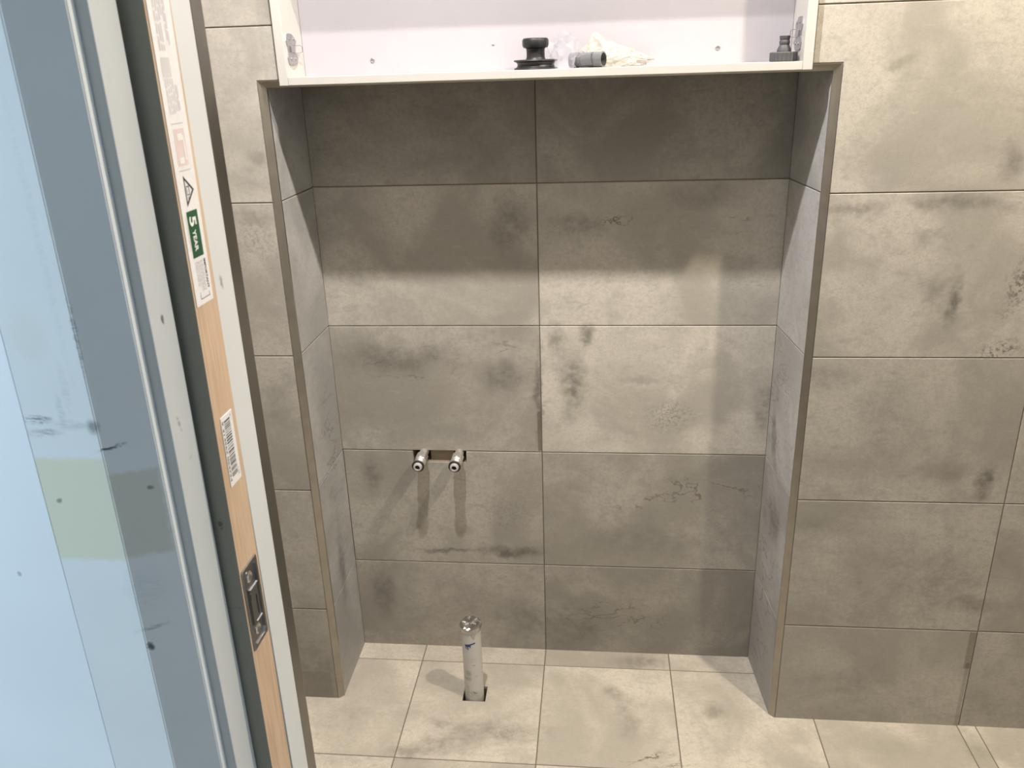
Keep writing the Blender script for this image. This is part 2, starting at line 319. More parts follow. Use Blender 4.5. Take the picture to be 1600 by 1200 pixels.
# ------------------------------------------------------------ floor
F = Tiles(); ffl = (Vector((0, 0, 0)), X, Y, Z)
ys = [-1.62, -1.307, -.995, -.683, -.371, -.059, .0025]
xs = [-.95, -.611, -.306, 0, .306, .611, .916, .955, 1.26, 1.62]
PX0, PX1, PY0, PY1 = -.185, -.131, -.193, -.142
frn = random.Random(5)
for j in range(len(ys) - 1):
    for i in range(len(xs) - 1):
        x0, x1, y0, y1 = xs[i], xs[i + 1], ys[j], ys[j + 1]; tn = frn.uniform(.95, 1.04)
        if j == 5: tn = {2: .84, 3: .88, 1: .98, 4: 1.0}.get(i, 1)
        if j == 5 and not (XLB - .02 < (x0 + x1) / 2 < XRB + .02) and i not in (1, 4): continue
        if (i, j) == (2, 4):
            g = .0012; q = dict(tone=1.0, seed=777)
            xm = (PX0 + PX1) / 2
            F.poly(ffl, [(x0 + g, y0 + g), (xm, y0 + g), (xm, PY0), (PX0, PY0), (PX0, PY1), (xm, PY1), (xm, y1 - g), (x0 + g, y1 - g)], flags=[1, 0, 0, 0, 0, 0, 1, 1], **q)
            F.poly(ffl, [(xm, y0 + g), (x1 - g, y0 + g), (x1 - g, y1 - g), (xm, y1 - g), (xm, PY1), (PX1, PY1), (PX1, PY0), (xm, PY0)], flags=[1, 1, 1, 0, 0, 0, 0, 0], **q)
        else: F.rect(ffl, x0, x1, y0, y1, g=.0012, tone=tn, seed=i * 31 + j, bev=.0008)
for a, b, c, d in ((-.95, PX0, -1.62, .01), (PX1, 1.62, -1.62, .01), (PX0, PX1, -1.62, PY0), (PX0, PX1, PY1, .01)): F.quad(ffl, a, b, c, d, -.0014, 1)
fl_ = obj('floor', F.bm, [T_FLOOR, FGROUT]); tag(fl_, kind='structure')
bm = bmesh.new()
for a, b, c, d in ((-2.6, PX0, -3.2, .1), (PX1, 1.8, -3.2, .1), (PX0, PX1, -3.2, PY0), (PX0, PX1, PY1, .1)): box(bm, a, b, c, d, -.10, -.007)
box(bm, PX0, PX1, PY0, PY1, -.10, -.045)
o = obj('floor_slab', bm, plain('screed', (.2, .16, .12), .9)); o.name = 'floor_screed'; tag(o, kind='structure')

# ------------------------------------------------------------ rest of the room
WHITE = plain('wall_paint', (.30, .285, .26), .6, var=.02)
def wall(name, *b, m=WHITE):
    bm = bmesh.new(); box(bm, *b); o = obj(name, bm, m); tag(o, kind='structure'); return o
YW0, YW1 = -1.2222, -1.0930              # hall face and bathroom face of the door wall
wall('wall_left', XE0 - .1, XE0, YW1, .12, -.007, 2.33, m=plain('side_wall_tile', (.30, .28, .25), .55))
wall('wall_right', XE1, XE1 + .1, YW1, .12, -.007, 2.33, m=plain('side_wall_tile_b', (.30, .28, .25), .55))
wall('ceiling', -2.7, 1.9, -3.3, .12, 2.33, 2.40, m=plain('ceiling_paint', (.55, .54, .52), .7))
wall('wall_hall_bounce', 1.30, 1.38, -3.2, -1.2222, -.007, 2.33, m=plain('hall_white', (.75, .76, .76), .6))  # unseen white wall, added to bounce daylight onto the casing
wall('wall_hall_dim', -2.6, 1.30, -3.2, -3.1, -.007, 2.33, m=plain('hall_grey', (.22, .22, .22), .6))  # unseen wall, added in grey to keep the hall behind the camera dim
DXR = .60
HALL = plain('hall_paint', (.78, .79, .79), .5, var=.02)
bm = bmesh.new()
box(bm, DXR + .03, XE1 + .1, YW0, YW1, -.007, 2.33); box(bm, XE0 - .1, DXR + .03, YW0, YW1, 2.06, 2.33)
box(bm, XE0 - .1, -.20, -1.112, YW1, -.007, 2.06); box(bm, -1.9, -.99, YW0, -1.112, -.007, 2.33); box(bm, -.99, XE0 - .1, YW0, YW1, 2.06, 2.33)
wf = obj('wall_front', bm, WHITE); tag(wf, kind='structure')

# jambs and casing, left side of the doorway (plan outlines measured off the photograph's perspective)
def paint(name, base, marks):
    t = NT(name, .42, 0, .4); co = t.n('ShaderNodeTexCoord').outputs['Object']
    sp = t.n('ShaderNodeSeparateXYZ', {0: co})
    uv = t.n('ShaderNodeCombineXYZ', {0: sp.outputs[0] if marks[0] == 'x' else sp.outputs[1], 1: sp.outputs[2]}).outputs[0]
    wob = t.vmath('MULTIPLY', t.vmath('SUBTRACT', t.noise(co, 160, 4, .6, out=1), (.5, .5, .5)), (.006, .006, 0))
    dv = t.vmath('ADD', uv, wob)
    c = t.mix(t.ramp(t.noise(co, 9, 4), .3, .7), tuple(x * .96 for x in base), base)
    for m in marks[1]:
        if m[0] == 'box': f = t.math('MULTIPLY', t.bx(dv, *m[1:5], m[7] if len(m) > 7 else .0015), m[5])
        else:
            f = t.math('MULTIPLY', t.ell(dv, *m[1:5], m[7] if len(m) > 7 else 0), m[5])
            if m[0] == 'smear': f = t.math('MULTIPLY', f, t.ramp(t.noise(t.vmath('MULTIPLY', co, (1, 1, 5)), 110, 4, .7), .35, .6))
        c = t.mix(f, c, m[6])
    t.col(c); t.bump(t.noise(co, 60, 4), .05)
    return t.m
FILL = (.66, .65, .50)
CAS = paint('casing_paint', (.72, .745, .76), ('x', [
    ('box', -.275, -.2120, 1.0665, 1.147, .85, FILL, .003),
    ('box', -.2121, -.1815, 1.0685, 1.135, .80, (.58, .575, .49), .002),
    ('smear', -.2535, 1.176, .011, .0035, .9, (.12, .14, .16)), ('smear', -.2500, 1.166, .013, .0035, .6, (.2, .22, .24)),
    ('smear', -.229, 1.172, .017, .004, .35, (.3, .34, .36)), ('ell', -.2145, 1.171, .005, .006, .8, (.2, .22, .22)),
    ('smear', -.235, 1.183, .003, .012, .4, (.4, .45, .48)), ('smear', -.228, 1.20, .003, .02, .3, (.4, .45, .48)),
    ('ell', -.2519, 1.1139, .0022, .0022, .8, (.2, .21, .15)), ('ell', -.1885, 1.121, .0028, .0018, .8, (.15, .16, .12)),
    ('smear', -.206, 1.155, .010, .0013, 1.0, (.06, .08, .09), 15), ('smear', -.207, 1.006, .013, .002, .6, (.25, .28, .29), 12),
    ('ell', -.2100, .9905, .0030, .0035, .95, (.08, .09, .09)), ('smear', -.2120, 1.235, .0016, .03, .6, (.2, .24, .26)),
    ('smear', -.205, 1.04, .018, .02, .3, (.5, .55, .58)), ('ell', -.245, 1.235, .015, .02, .16, (.5, .5, .36)),
    ('smear', -.222, 1.30, .003, .10, .25, (.5, .56, .6))]))
bm = bmesh.new()
pl = [(-.1795, -1.2222), (-.1795, -1.2302), (-.2121, -1.2425), (-.2633, -1.2425), (-.2633, -1.2222)]
pl = pl[::-1]
prism(bm, pl, 0.0, 2.11)
bmesh.ops.recalc_face_normals(bm, faces=bm.faces)
bmesh.ops.bevel(bm, geom=[e_ for e_ in bm.edges if abs(e_.verts[0].co.z - e_.verts[1].co.z) > 1], offset=.0007, segments=2, affect='EDGES')
o = obj('trim_2', bm, CAS); tag(o, kind='structure')
bm = bmesh.new()          # hall wall beside the casing, its splay added to catch more daylight
prism(bm, [(-.2633, -1.2424), (-.2633, -1.2222), (-1.9, -1.2222), (-1.9, -1.2240), (-.40, -1.2424 + .0150), ][::-1], -.007, 2.33)
bmesh.ops.recalc_face_normals(bm, faces=bm.faces)
t = NT('hall_wall_paint', .5, 0, .4); co = t.n('ShaderNodeTexCoord').outputs['Object']; uv = t.n('ShaderNodeSeparateXYZ', {0: co})
uvc = t.n('ShaderNodeCombineXYZ', {0: uv.outputs[0], 1: uv.outputs[2]}).outputs[0]
c_ = t.mix(t.ramp(t.noise(co, 6, 3), .3, .7), (.63, .66, .69), (.67, .70, .73))
c_ = t.mix(t.ell(uvc, -.302, 1.049, .002, .0025), c_, (.35, .38, .4)); t.col(c_)
o = obj('wall_hall', bm, t.m); tag(o, kind='structure')
CREAM = paint('jamb_paint', (.575, .60, .615), ('y', [
    ('ell', -1.206, 1.2355, .0018, .0035, .9, (.1, .09, .08), 20), ('smear', -1.2105, 1.160, .0016, .007, .8, (.2, .19, .18), 20), ('smear', -1.203, 1.130, .004, .002, .4, (.4, .38, .35), 20),
    ('smear', -1.2145, 1.39, .001, .004, .4, (.4, .36, .3))]))
bm = bmesh.new(); box(bm, -.1915, -.1715, -1.2222, -1.1903, 0, 2.03, bev=.0008); o = obj('trim_3', bm, CREAM); tag(o, kind='structure')
WJ = paint('far_jamb_paint', (.68, .69, .69), ('y', [('ell', -1.132, 1.243, .0022, .006, .8, (.25, .24, .22), 8)]))
bm = bmesh.new(); box(bm, -.1905, -.161, -1.1445, -1.1115, 0, 2.03, bev=.0008); o = obj('trim_4', bm, WJ); tag(o, kind='structure')
bm = bmesh.new(); box(bm, -.1995, -.161, -1.1112, -1.0926, 0, 2.045, bev=.0006); o = obj('trim_5', bm, plain('dark_metal_trim', (.21, .195, .17), .34, .92, .4, var=.06)); tag(o, kind='structure')
# right jamb and head of the doorway (outside the frame, they shape the light)
bm = bmesh.new(); box(bm, DXR, DXR + .0295, YW0, YW1, 0, 2.03); box(bm, -.1600, DXR + .0295, YW0, YW1, 2.032, 2.0595); o = obj('trim_6', bm, CREAM); tag(o, kind='structure')

# ------------------------------------------------------------ sliding door leaf, standing a little out of its pocket
def warp(z): return .0042 * math.tanh((z - 1.15) / .28)
DX = -.1580; DY0, DY1 = -1.1861, -1.1505
PZ0, PZ1 = .9435, 1.0185; PYa, PYb = -1.1822 , -1.1542      # latch pocket
DFACE = paint('door_face_grey_green', (.245, .245, .21), ('x', [('smear', -.166, 1.0635, .002, .006, .7, (.02, .02, .02)), ('smear', -.170, .9875, .012, .0008, .6, (.04, .04, .04))]))  # dark grey-green all over, with two smears
# pine edge
t = NT('pine_lipping', .55, 0, .3); co = t.n('ShaderNodeTexCoord').outputs['Object']
st = t.vmath('MULTIPLY', co, (1, 1, .035)); g1 = t.noise(st, 330, 4, .6, dist=.8); g2 = t.noise(st, 1100, 2, .5); g3 = t.noise(t.vmath('MULTIPLY', co, (1, 1, .2)), 14, 3)
c_ = t.mix(t.ramp(g1, .35, .68), (.62, .45, .315), (.50, .345, .225)); c_ = t.mix(t.ramp(g3, .4, .6, 0, .35), c_, (.68, .52, .38)); c_ = t.mix(t.ramp(g2, .5, .7, 0, .25), c_, (.45, .30, .19)); t.col(c_)
t.bump(g1, .08); PINE = t.m
bm = bmesh.new()
def slab(x0, x1, y0, y1, z0, z1, n=10):
    zs = [z0 + (z1 - z0) * i / n for i in range(n + 1)]; prism(bm, [(x0, y0), (x1, y0), (x1, y1), (x0, y1)], z0, z1, zs=zs, off=warp)
slab(-.90, DX, DY0, DY1, .008, PZ0, 24); slab(-.90, DX, DY0, DY1, PZ1, 2.022, 30)
slab(-.90, -.172, DY0, DY1, PZ0, PZ1, 3); slab(-.172, DX, DY0, PYa, PZ0, PZ1, 3); slab(-.172, DX, PYb, DY1, PZ0, PZ1, 3)
for f in bm.faces:
    c0 = f.calc_center_median(); n_ = f.normal; f.normal_update()
    f.material_index = 1 if abs(f.normal.x) > .5 else 0
bmesh.ops.recalc_face_normals(bm, faces=bm.faces)
for f in bm.faces: f.material_index = 1 if abs(f.normal.x) > .5 or (f.calc_center_median().x > -.1715 and f.normal.y * (1 if f.calc_center_median().y < -1.17 else -1) > .5 and PZ0 < f.calc_center_median().z < PZ1) else 0
door = obj('door_1', bm, [DFACE, PINE]); tag(door, kind='structure')
PAPER = plain('label_paper', (.78, .76, .76), .55, var=.03, vs_=300)
LSH = 0.0
def yz(bm, y0, y1, z0, z1, x, n=8, mi=0):
    """thin sheet on the door edge, following its slight bow"""
    y0 += LSH; y1 += LSH
    zs = [z0 + (z1 - z0) * i / n for i in range(n + 1)]; vv = [(bm.verts.new((x, y0 + warp(z), z)), bm.verts.new((x, y1 + warp(z), z))) for z in zs]
    for a, b in zip(vv, vv[1:]): bm.faces.new((a[0], a[1], b[1], b[0])).material_index = mi
def sheet(bm, y0, y1, z0, z1, x, th=.0003, fan=0):
    n = 12; zs = [z0 + (z1 - z0) * i / n for i in range(n + 1)]; ring = []
    for z in zs:
        ya, yb = y0 + warp(z), y1 + fan * (z - z0) + warp(z)
        ring.append([bm.verts.new(v) for v in ((x, ya, z), (x, yb, z), (x + th, yb, z), (x + th, ya, z))])
    for a, b in zip(ring, ring[1:]):
        for i in range(4): bm.faces.new((a[i], a[(i + 1) % 4], b[(i + 1) % 4], b[i]))
    bm.faces.new(ring[0]); bm.faces.new(ring[-1][::-1]); bmesh.ops.recalc_face_normals(bm, faces=bm.faces)
def text(name, s_, yc, z_top, h, length, x, mat, parent, bold=.0):
    """lettering that reads downwards, cap height towards +y; yc is the baseline"""
    cu = bpy.data.curves.new('t', 'FONT'); cu.body = s_; cu.size = 1; cu.offset = bold
    to = bpy.data.objects.new('t', cu); C.objects.link(to); bpy.context.view_layer.update()
    me = bpy.data.meshes.new_from_object(to.evaluated_get(bpy.context.evaluated_depsgraph_get())); bpy.data.objects.remove(to)
    xs_ = [v.co.x for v in me.vertices]; ys_ = [v.co.y for v in me.vertices]; W_ = max(xs_) - min(xs_); H_ = max(ys_) - min(ys_); x0, y0 = min(xs_), min(ys_)
    for v in me.vertices:
        z = z_top - (v.co.x - x0) / W_ * length; v.co = (x, LSH + yc + (v.co.y - y0) / H_ * h + warp(z), z)
    me.materials.append(mat); o = bpy.data.objects.new(name, me); C.objects.link(o); o.parent = parent; return o
INK = plain('black_ink', (.03, .03, .035), .6); GREEN = plain('green_ink', (.012, .085, .035), .5); GINK = plain('faded_grey_ink', (.50, .48, .50), .6); LINK = plain('light_grey_print', (.60, .575, .585), .6); PINK = plain('pale_pink_print', (.72, .58, .56), .6); WINK = plain('white_ink', (.8, .8, .76), .5)
xs0 = DX + .0002
bm = bmesh.new(); LSH = -.0018; sheet(bm, -1.1836, -1.1572, 1.2365, 1.56, xs0, fan=.022)
lab = obj('warranty_label', bm, PAPER, door); tag(lab, 'long white printed paper label')
xl_ = xs0 + .0004
def block(name, mat, items, parent, lab_=None):
    bm = bmesh.new()
    for y0, y1, z0, z1 in items: yz(bm, y0, y1, z0, z1, xl_ + (.0001 if mat in (WINK,) else 0), 3)
    o = obj(name, bm, mat, parent)
    if lab_: tag(o, lab_)
    return o
rr = random.Random(3)
lines = []
for y in (-1.1752, -1.1722, -1.1692, -1.1662, -1.1632, -1.1612):
    z = 1.50
    while z > 1.407:
        L = rr.uniform(.004, .012)
        if y < -1.168 or rr.random() < .7: lines.append((y, y + .0019, max(z - L, 1.405), z))
        z -= L + .0016
    z = 1.388 - (0 if y < -1.166 else .004)
    while z > 1.368:
        L = rr.uniform(.003, .009); lines.append((y, y + .0018, max(z - L, 1.366), z)); z -= L + .0012
lines.append((-1.1762, -1.1645, 1.389, 1.401))
block('faded_print', LINK, lines, lab)
block('pink_panel', PINK, [(-1.1752, -1.1603, 1.3325, 1.3565)], lab, 'pale pink panel')
block('panel_rule', GINK, [(-1.1762, -1.1600, 1.3595, 1.3602), (-1.1760, -1.1590, 1.3290, 1.3297)], lab)
block('faded_print', WINK, [(-1.171, -1.164, 1.349, 1.3535), (-1.172, -1.166, 1.334, 1.338), (-1.164, -1.162, 1.336, 1.352)], lab)
# warning triangle
bm = bmesh.new()
tri = [(-1.1722, 1.3262), (-1.1722, 1.3052), (-1.1592, 1.3157)]
cen = (sum(a for a, b in tri) / 3, sum(b for a, b in tri) / 3)
for i in range(3):
    a, b = tri[i], tri[(i + 1) % 3]
    a2 = tuple(c + (p - c) * .70 for p, c in zip(a, cen)); b2 = tuple(c + (p - c) * .70 for p, c in zip(b, cen))
    bm.faces.new([bm.verts.new((xl_, y + LSH + warp(z), z)) for y, z in (a, b, b2, a2)])
yz(bm, -1.1700, -1.1694, 1.3128, 1.3190, xl_, 1); yz(bm, -1.1668, -1.1660, 1.3128, 1.3190, xl_, 1)
yz(bm, -1.1700, -1.1660, 1.3182, 1.3190, xl_, 1); yz(bm, -1.1695, -1.1668, 1.3128, 1.3134, xl_, 1); yz(bm, -1.1689, -1.1682, 1.3100, 1.3120, xl_, 1)
obj('warning_triangle', bm, INK, lab)
gb = block('green_panel', GREEN, [(-1.1758, -1.1597, 1.2700, 1.3022)], lab, 'dark green panel with white writing')
text('lettering', '5', -1.1735, 1.2985, .0098, .0068, xl_ + .0003, WINK, lab, .03); text('lettering', 'YEAR', -1.1718, 1.2893, .0052, .0150, xl_ + .0003, WINK, lab, .03)
text('lettering', 'IMPORTANT', -1.1618, 1.2672, .0030, .0215, xl_, INK, lab, .03)
text('lettering', 'IMPORTANT', -1.1780, 1.2985, .0012, .023, xl_, GINK, lab)
sl = []
for y in (-1.1745, -1.1728, -1.1711, -1.1694, -1.1677, -1.1660, -1.1645):
    z = 1.2672
    end = 1.2455 + (0 if y > -1.17 else .004)
    while z > end:
        L = rr.uniform(.001, .0035); sl.append((y, y + .0008, max(z - L, end), z)); z -= L + .0006
block('small_print', GINK, sl, lab)
block('corner_bracket', INK, [(-1.1742, -1.1602, 1.2404, 1.2409), (-1.1742, -1.1737, 1.2404, 1.2455), (-1.1606, -1.1601, 1.2404, 1.2435)], lab)
LSH = 0.0; bm = bmesh.new(); sheet(bm, -1.1768, -1.1571, 1.0912, 1.1488, xs0)
bl = obj('barcode_label', bm, PAPER, door); tag(bl, 'small white barcode label')
z = 1.1445; bars = []
while z > 1.0970:
    wd = rr.choice((.0005, .0005, .0009, .0013)); bars.append((-1.1722, -1.1622, z - wd, z)); z -= wd + rr.choice((.0005, .0006, .0010, .0013))
block('barcode', INK, bars, bl)
text('lettering', '9 314562 054724', -1.1758, 1.1455, .0022, .050, xl_, INK, bl, .02)
text('lettering', '> 62', -1.1612, 1.1015, .0018, .006, xl_, INK, bl); text('lettering', 'x', -1.1612, 1.1465, .0012, .002, xl_, INK, bl)

# chrome edge pull
def rrect(y0, y1, z0, z1, c):
    return [(y0 + c, z0), (y1 - c, z0), (y1, z0 + c), (y1, z1 - c), (y1 - c, z1), (y0 + c, z1), (y0, z1 - c), (y0, z0 + c)]
def frame_rings(bm, specs, fill=True, mi=0):
    """nested outlines (pts, x) bridged into one surface"""
    R_ = [[bm.verts.new((x, y, z)) for y, z in pts] for pts, x in specs]
    for a, b in zip(R_, R_[1:]):
        for i in range(len(a)): bm.faces.new((a[i], a[(i + 1) % len(a)], b[(i + 1) % len(a)], b[i])).material_index = mi
    if fill: bm.faces.new(R_[-1]).material_index = mi
wp = warp(.98); py0, py1 = -1.1838 + wp, -1.1546 + wp
ep = empty('edge_pull', (0, 0, 0)); ep.parent = door; tag(ep, 'recessed chrome edge pull')
SATIN = plain('satin_steel', (.30, .295, .29), .33, 1, var=.06)
bm = bmesh.new()
frame_rings(bm, [(rrect(py0, py1, PZ0 - .001, PZ1 + .001, .0012), DX - .0005), (rrect(py0, py1, PZ0 - .001, PZ1 + .001, .0012), DX + .0008), (rrect(py0 + .0005, py1 - .0005, PZ0 - .0005, PZ1 + .0005, .0012), DX + .0013),
    (rrect(py0 + .0030, py1 - .0030, PZ0 + .0025, PZ1 - .0025, .0035), DX + .0012), (rrect(py0 + .0038, py1 - .0038, PZ0 + .0033, PZ1 - .0033, .0035), DX - .0010)])
obj('face_plate', bm, SATIN, ep)
zc = (PZ0 + PZ1) / 2; yc = (py0 + py1) / 2
bm = bmesh.new()
def slopeblock(y0, y1, z0, z1, xb, xt, ins):
    frame_rings(bm, [([(y0, z0), (y1, z0), (y1, z1), (y0, z1)], xb), ([(y0 + ins, z0 + ins), (y1 - ins, z0 + ins), (y1 - ins, z1 - ins), (y0 + ins, z1 - ins)], xt)])
slopeblock(yc - .0078, yc + .0074, zc - .0172, zc + .0172, DX - .0010, DX + .0014, .0007)
slopeblock(yc - .0078, yc + .0074, zc + .0150, zc + .0172, DX + .0010, DX + .0024, .0004)
slopeblock(yc - .0040, yc + .0074, zc - .0172, zc - .0150, DX + .0010, DX + .0024, .0004)
obj('pull_lever', bm, SATIN, ep)
bm = bmesh.new()
for y0, y1, z0, z1 in ((yc + .0018, yc + .0044, zc - .0125, zc + .0060), (yc - .0076, yc - .0066, zc + .0070, zc + .0125)):
    bm.faces.new([bm.verts.new((DX + .00155, y, z)) for y, z in ((y0, z0), (y1, z0), (y1, z1), (y0, z1))])  # flat dark quads painted as the shade of a slot and a gap
obj('slot', bm, DARK, ep); tag(bpy.data.objects['slot'], 'flat dark patches painted as recess shade')
for s_ in (-1, 1):
    bm = bmesh.new(); Mx = Matrix.Translation((DX - .0010, yc, zc + s_ * .0252)) @ Matrix.Rotation(PI / 2, 4, 'Y')
    lathe(bm, [(.0052, 0), (.0050, .0008), (.0036, .0016), (.0018, .0010), (.0010, .0010)], 20, Mx)
    obj('screw', bm, CHROME, ep, smooth=True)

# ------------------------------------------------------------ wall cabinet without doors
t = NT('tinted_glass', .05, 0, .5); t.col((.55, .62, .60)); t.b.inputs['Alpha'].default_value = .22; GLASS = t.m
cab = empty('wall_cabinet', (0, YF, 1.364)); tag(cab, 'open white wall cabinet without doors, set into the tiles above the alcove', 'cabinet')
inv = Matrix.Translation(-Vector((0, YF, 1.364)))
def cpart(name, *b, m=LAM, bev=.0006, parent=cab):
    bm = bmesh.new(); box(bm, *b, bev=bev); bmesh.ops.transform(bm, matrix=inv, verts=bm.verts); return obj(name, bm, m, parent)
CF, CB = -.2135, -.115; CZ0, CZ1 = 1.3640, 2.062; TH = .0158
cpart('side_panel', CX0, CX0 + TH, CF, CB + .012, CZ0, CZ1); cpart('side_panel', CX1 - TH, CX1, CF, CB + .012, CZ0, CZ1)
cpart('bottom_panel', CX0 + TH + .0003, CX1 - TH - .0003, CF + .0002, CB - .0003, CZ0 + .0003, CZ0 + .0135)
cpart('top_panel', CX0 + TH + .0003, CX1 - TH - .0003, CF + .0002, CB - .0003, CZ1 - .016, CZ1)
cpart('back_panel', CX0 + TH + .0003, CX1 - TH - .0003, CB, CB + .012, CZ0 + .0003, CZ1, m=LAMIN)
cpart('shelf', CX0 + TH + .001, CX1 - TH - .001, CF + .022, CB - .0003, 1.560, 1.566, m=GLASS)
for x_, z_ in ((-.289, 1.4015), (.332, 1.4035)):
    bm = bmesh.new(); lathe(bm, [(.0040, 0), (.0040, .0012), (.0031, .0016), (.0024, .0006), (.0010, .0004)], 24, inv @ Matrix.Translation((x_, CB, z_)) @ Matrix.Rotation(PI / 2, 4, 'X'))
    obj('fixing_screw', bm, STEEL, cab, smooth=True)
bm = bmesh.new(); lathe(bm, [(.0022, 0), (.0022, .0015), (.0012, .0022)], 16, inv @ Matrix.Translation((-.0655, CB, 1.4225)) @ Matrix.Rotation(PI / 2, 4, 'X')); obj('cover_cap', bm, LAM, cab, smooth=True)
for sx in (1, -1):
    x_ = CX0 + TH if sx == 1 else CX1 - TH
    y0_, z0_ = (-.2015, 1.3975) if sx == 1 else (-.1905, 1.395)
    bm = bmesh.new()
    zz = [(0, .004, .013), (.002, .0015, .0165), (.012, .0, .0195), (.019, .001, .0165), (.0215, .002, .0125), (.0305, .002, .0125), (.033, .001, .0165), (.040, 0, .0190), (.050, .0015, .0125), (.052, .004, .0095)]
    for k, (t0, xa) in enumerate(((0, 0), (0, .0022))): pass
    zz = [(dz, a * 2.6, b * 2.75) for dz, a, b in zz]
    L_ = [[bm.verts.new((x_ + sx * xx, y0_ + yy, z0_ + dz)) for yy, xx in ((a, 0), (a, .0016), ((a + b) / 2, .0030), (b, .0016), (b, 0))] for dz, a, b in zz]
    for a, b in zip(L_, L_[1:]):
        for i in range(4): bm.faces.new((a[i], a[i + 1], b[i + 1], b[i]))
    bm.faces.new(L_[0]); bm.faces.new(L_[-1][::-1]); bmesh.ops.recalc_face_normals(bm, faces=bm.faces)
    bmesh.ops.transform(bm, matrix=inv, verts=bm.verts)
    hp = obj('hinge_plate', bm, STEEL, cab)
    for dz in (.010, .043):
        for dy in (.016, .036):
            bm = bmesh.new(); lathe(bm, [(.0026, 0), (.0026, .0012), (.0014, .0016)], 14, inv @ Matrix.Translation((x_ + sx * .0020, y0_ + dy, z0_ + dz)) @ Matrix.Rotation(sx * PI / 2, 4, 'Y'))
            obj('screw', bm, CHROME, hp, smooth=True)
    bm = bmesh.new(); box(bm, min(x_ + sx * .002, x_ + sx * .0052), max(x_ + sx * .002, x_ + sx * .0052), y0_ + .012, y0_ + .033, z0_ + .021, z0_ + .032, bev=.0008); bmesh.ops.transform(bm, matrix=inv, verts=bm.verts); obj('catch', bm, CHROME, hp)
    bm = bmesh.new(); ya, yb = y0_ + .034, y0_ + (.064 if sx == 1 else .060)
    tube(bm, [(x_ + sx * .003, ya, z0_ + .032), (x_ + sx * .006, yb - .008, z0_ + .033), (x_ + sx * .007, yb, z0_ + .0305), (x_ + sx * .007, yb, z0_ + .0225), (x_ + sx * .006, yb - .008, z0_ + .020), (x_ + sx * .003, ya, z0_ + .020)], .0006, 6)
    bmesh.ops.transform(bm, matrix=inv, verts=bm.verts); obj('wire_clip', bm, CHROME, hp)

SH = CZ0 + .0136           # top of the cabinet floor
# black spool-shaped fitting
sp_ = empty('spool_fitting', (.0142, -.165, SH)); tag(sp_, 'black plastic spool-shaped fitting with a grooved disc and round knob, on the cabinet floor', 'fitting')
bm = bmesh.new(); lathe(bm, [(.034, 0), (.0378, .0), (.0384, .0012), (.0378, .0022), (.0335, .0040), (.0318, .0078), (.0335, .0116), (.0380, .0132), (.0384, .0145), (.0376, .0156), (.028, .0162), (.0150, .0164)], 64); obj('grooved_disc', bm, BLACK, sp_, smooth=True)
bm = bmesh.new(); lathe(bm, [(.0178, .0160), (.0168, .0175), (.0160, .020), (.0158, .030), (.0164, .0335), (.0182, .0350)], 40); obj('stem', bm, BLACK, sp_, smooth=True)
bm = bmesh.new(); lathe(bm, [(.0165, .0345), (.0205, .0352), (.0222, .0375), (.0226, .0400), (.0226, .0470), (.0214, .0496), (.0190, .0508), (.0060, .0512)], 48, rfun=lambda a, z: 1 + .012 * math.cos(10 * a)); obj('knob', bm, BLACK, sp_, smooth=True)
# hose connector at the right-hand end
hc = empty('hose_connector', (.4335, -.178, SH)); tag(hc, 'charcoal plastic hose connector with ribbed collar, in the right corner of the cabinet', 'hose connector')
bm = bmesh.new(); lathe(bm, [(.0205, 0), (.0222, .001), (.0224, .0135), (.0212, .0150), (.0125, .0152)], 72, rfun=lambda a, z: 1 + (.022 * (1 if math.cos(24 * a) > 0 else -1) if .0005 < z < .0140 else 0)); obj('ribbed_collar', bm, GREYP, hc)
bm = bmesh.new(); lathe(bm, [(.0118, .0148), (.0115, .0185), (.0092, .0235), (.0078, .0262), (.0084, .0275), (.0088, .0300), (.0083, .0325), (.0076, .0335), (.0080, .0348), (.0086, .0362), (.0086, .0400), (.0076, .0405), (.0052, .0405), (.0050, .0330)], 36); obj('nozzle', bm, GREYP, hc, smooth=True)

# grey pipe fitting, clear bag, beige bag
pf = empty('pipe_fitting', (.105, -.172, SH)); tag(pf, 'short grey plastic pipe fitting lying between the two bags on the cabinet floor', 'pipe fitting')
GP = plain('grey_pvc', (.13, .133, .138), .25, 0, .6, var=.05)
bm = bmesh.new(); Rx = Matrix.Translation((0, 0, .0128)) @ Matrix.Rotation(PI / 2 , 4, 'Y') @ Matrix.Rotation(0, 4, 'X')
Mt = Matrix.Rotation(math.radians(-26), 4, 'Z') @ Rx
lathe(bm, [(.0105, .030), (.0106, .0300), (.0126, .0300), (.0126, .006), (.0122, .0045), (.0117, .0035), (.0117, -.016), (.0126, -.018), (.0126, -.032), (.0104, -.032), (.0104, .029)], 40, Mt, cap=False); o = obj('socket', bm, GP, pf, smooth=True)
bm = bmesh.new(); Mb = Matrix.Translation((-.010, -.001, .0120)) @ Matrix.Rotation(math.radians(62), 4, 'Z') @ Matrix.Rotation(-PI / 2 - .1, 4, 'X') @ Matrix.Rotation(PI, 4, 'X')
lathe(bm, [(.0090, 0), (.0110, .002), (.0110, .022), (.0088, .0225), (.0088, .003)], 36, Mb, cap=False); obj('branch', bm, GP, pf, smooth=True)
bm = bmesh.new(); lathe(bm, [(.0001, .014), (.0104, .014), (.0104, .0142), (.0001, .0142)], 32, Mt, cap=False); obj('socket_shade', bm, plain('shadow_grey_pvc', (.09, .09, .095), .5), pf)  # disc in darker grey, painted as the shade inside the socket
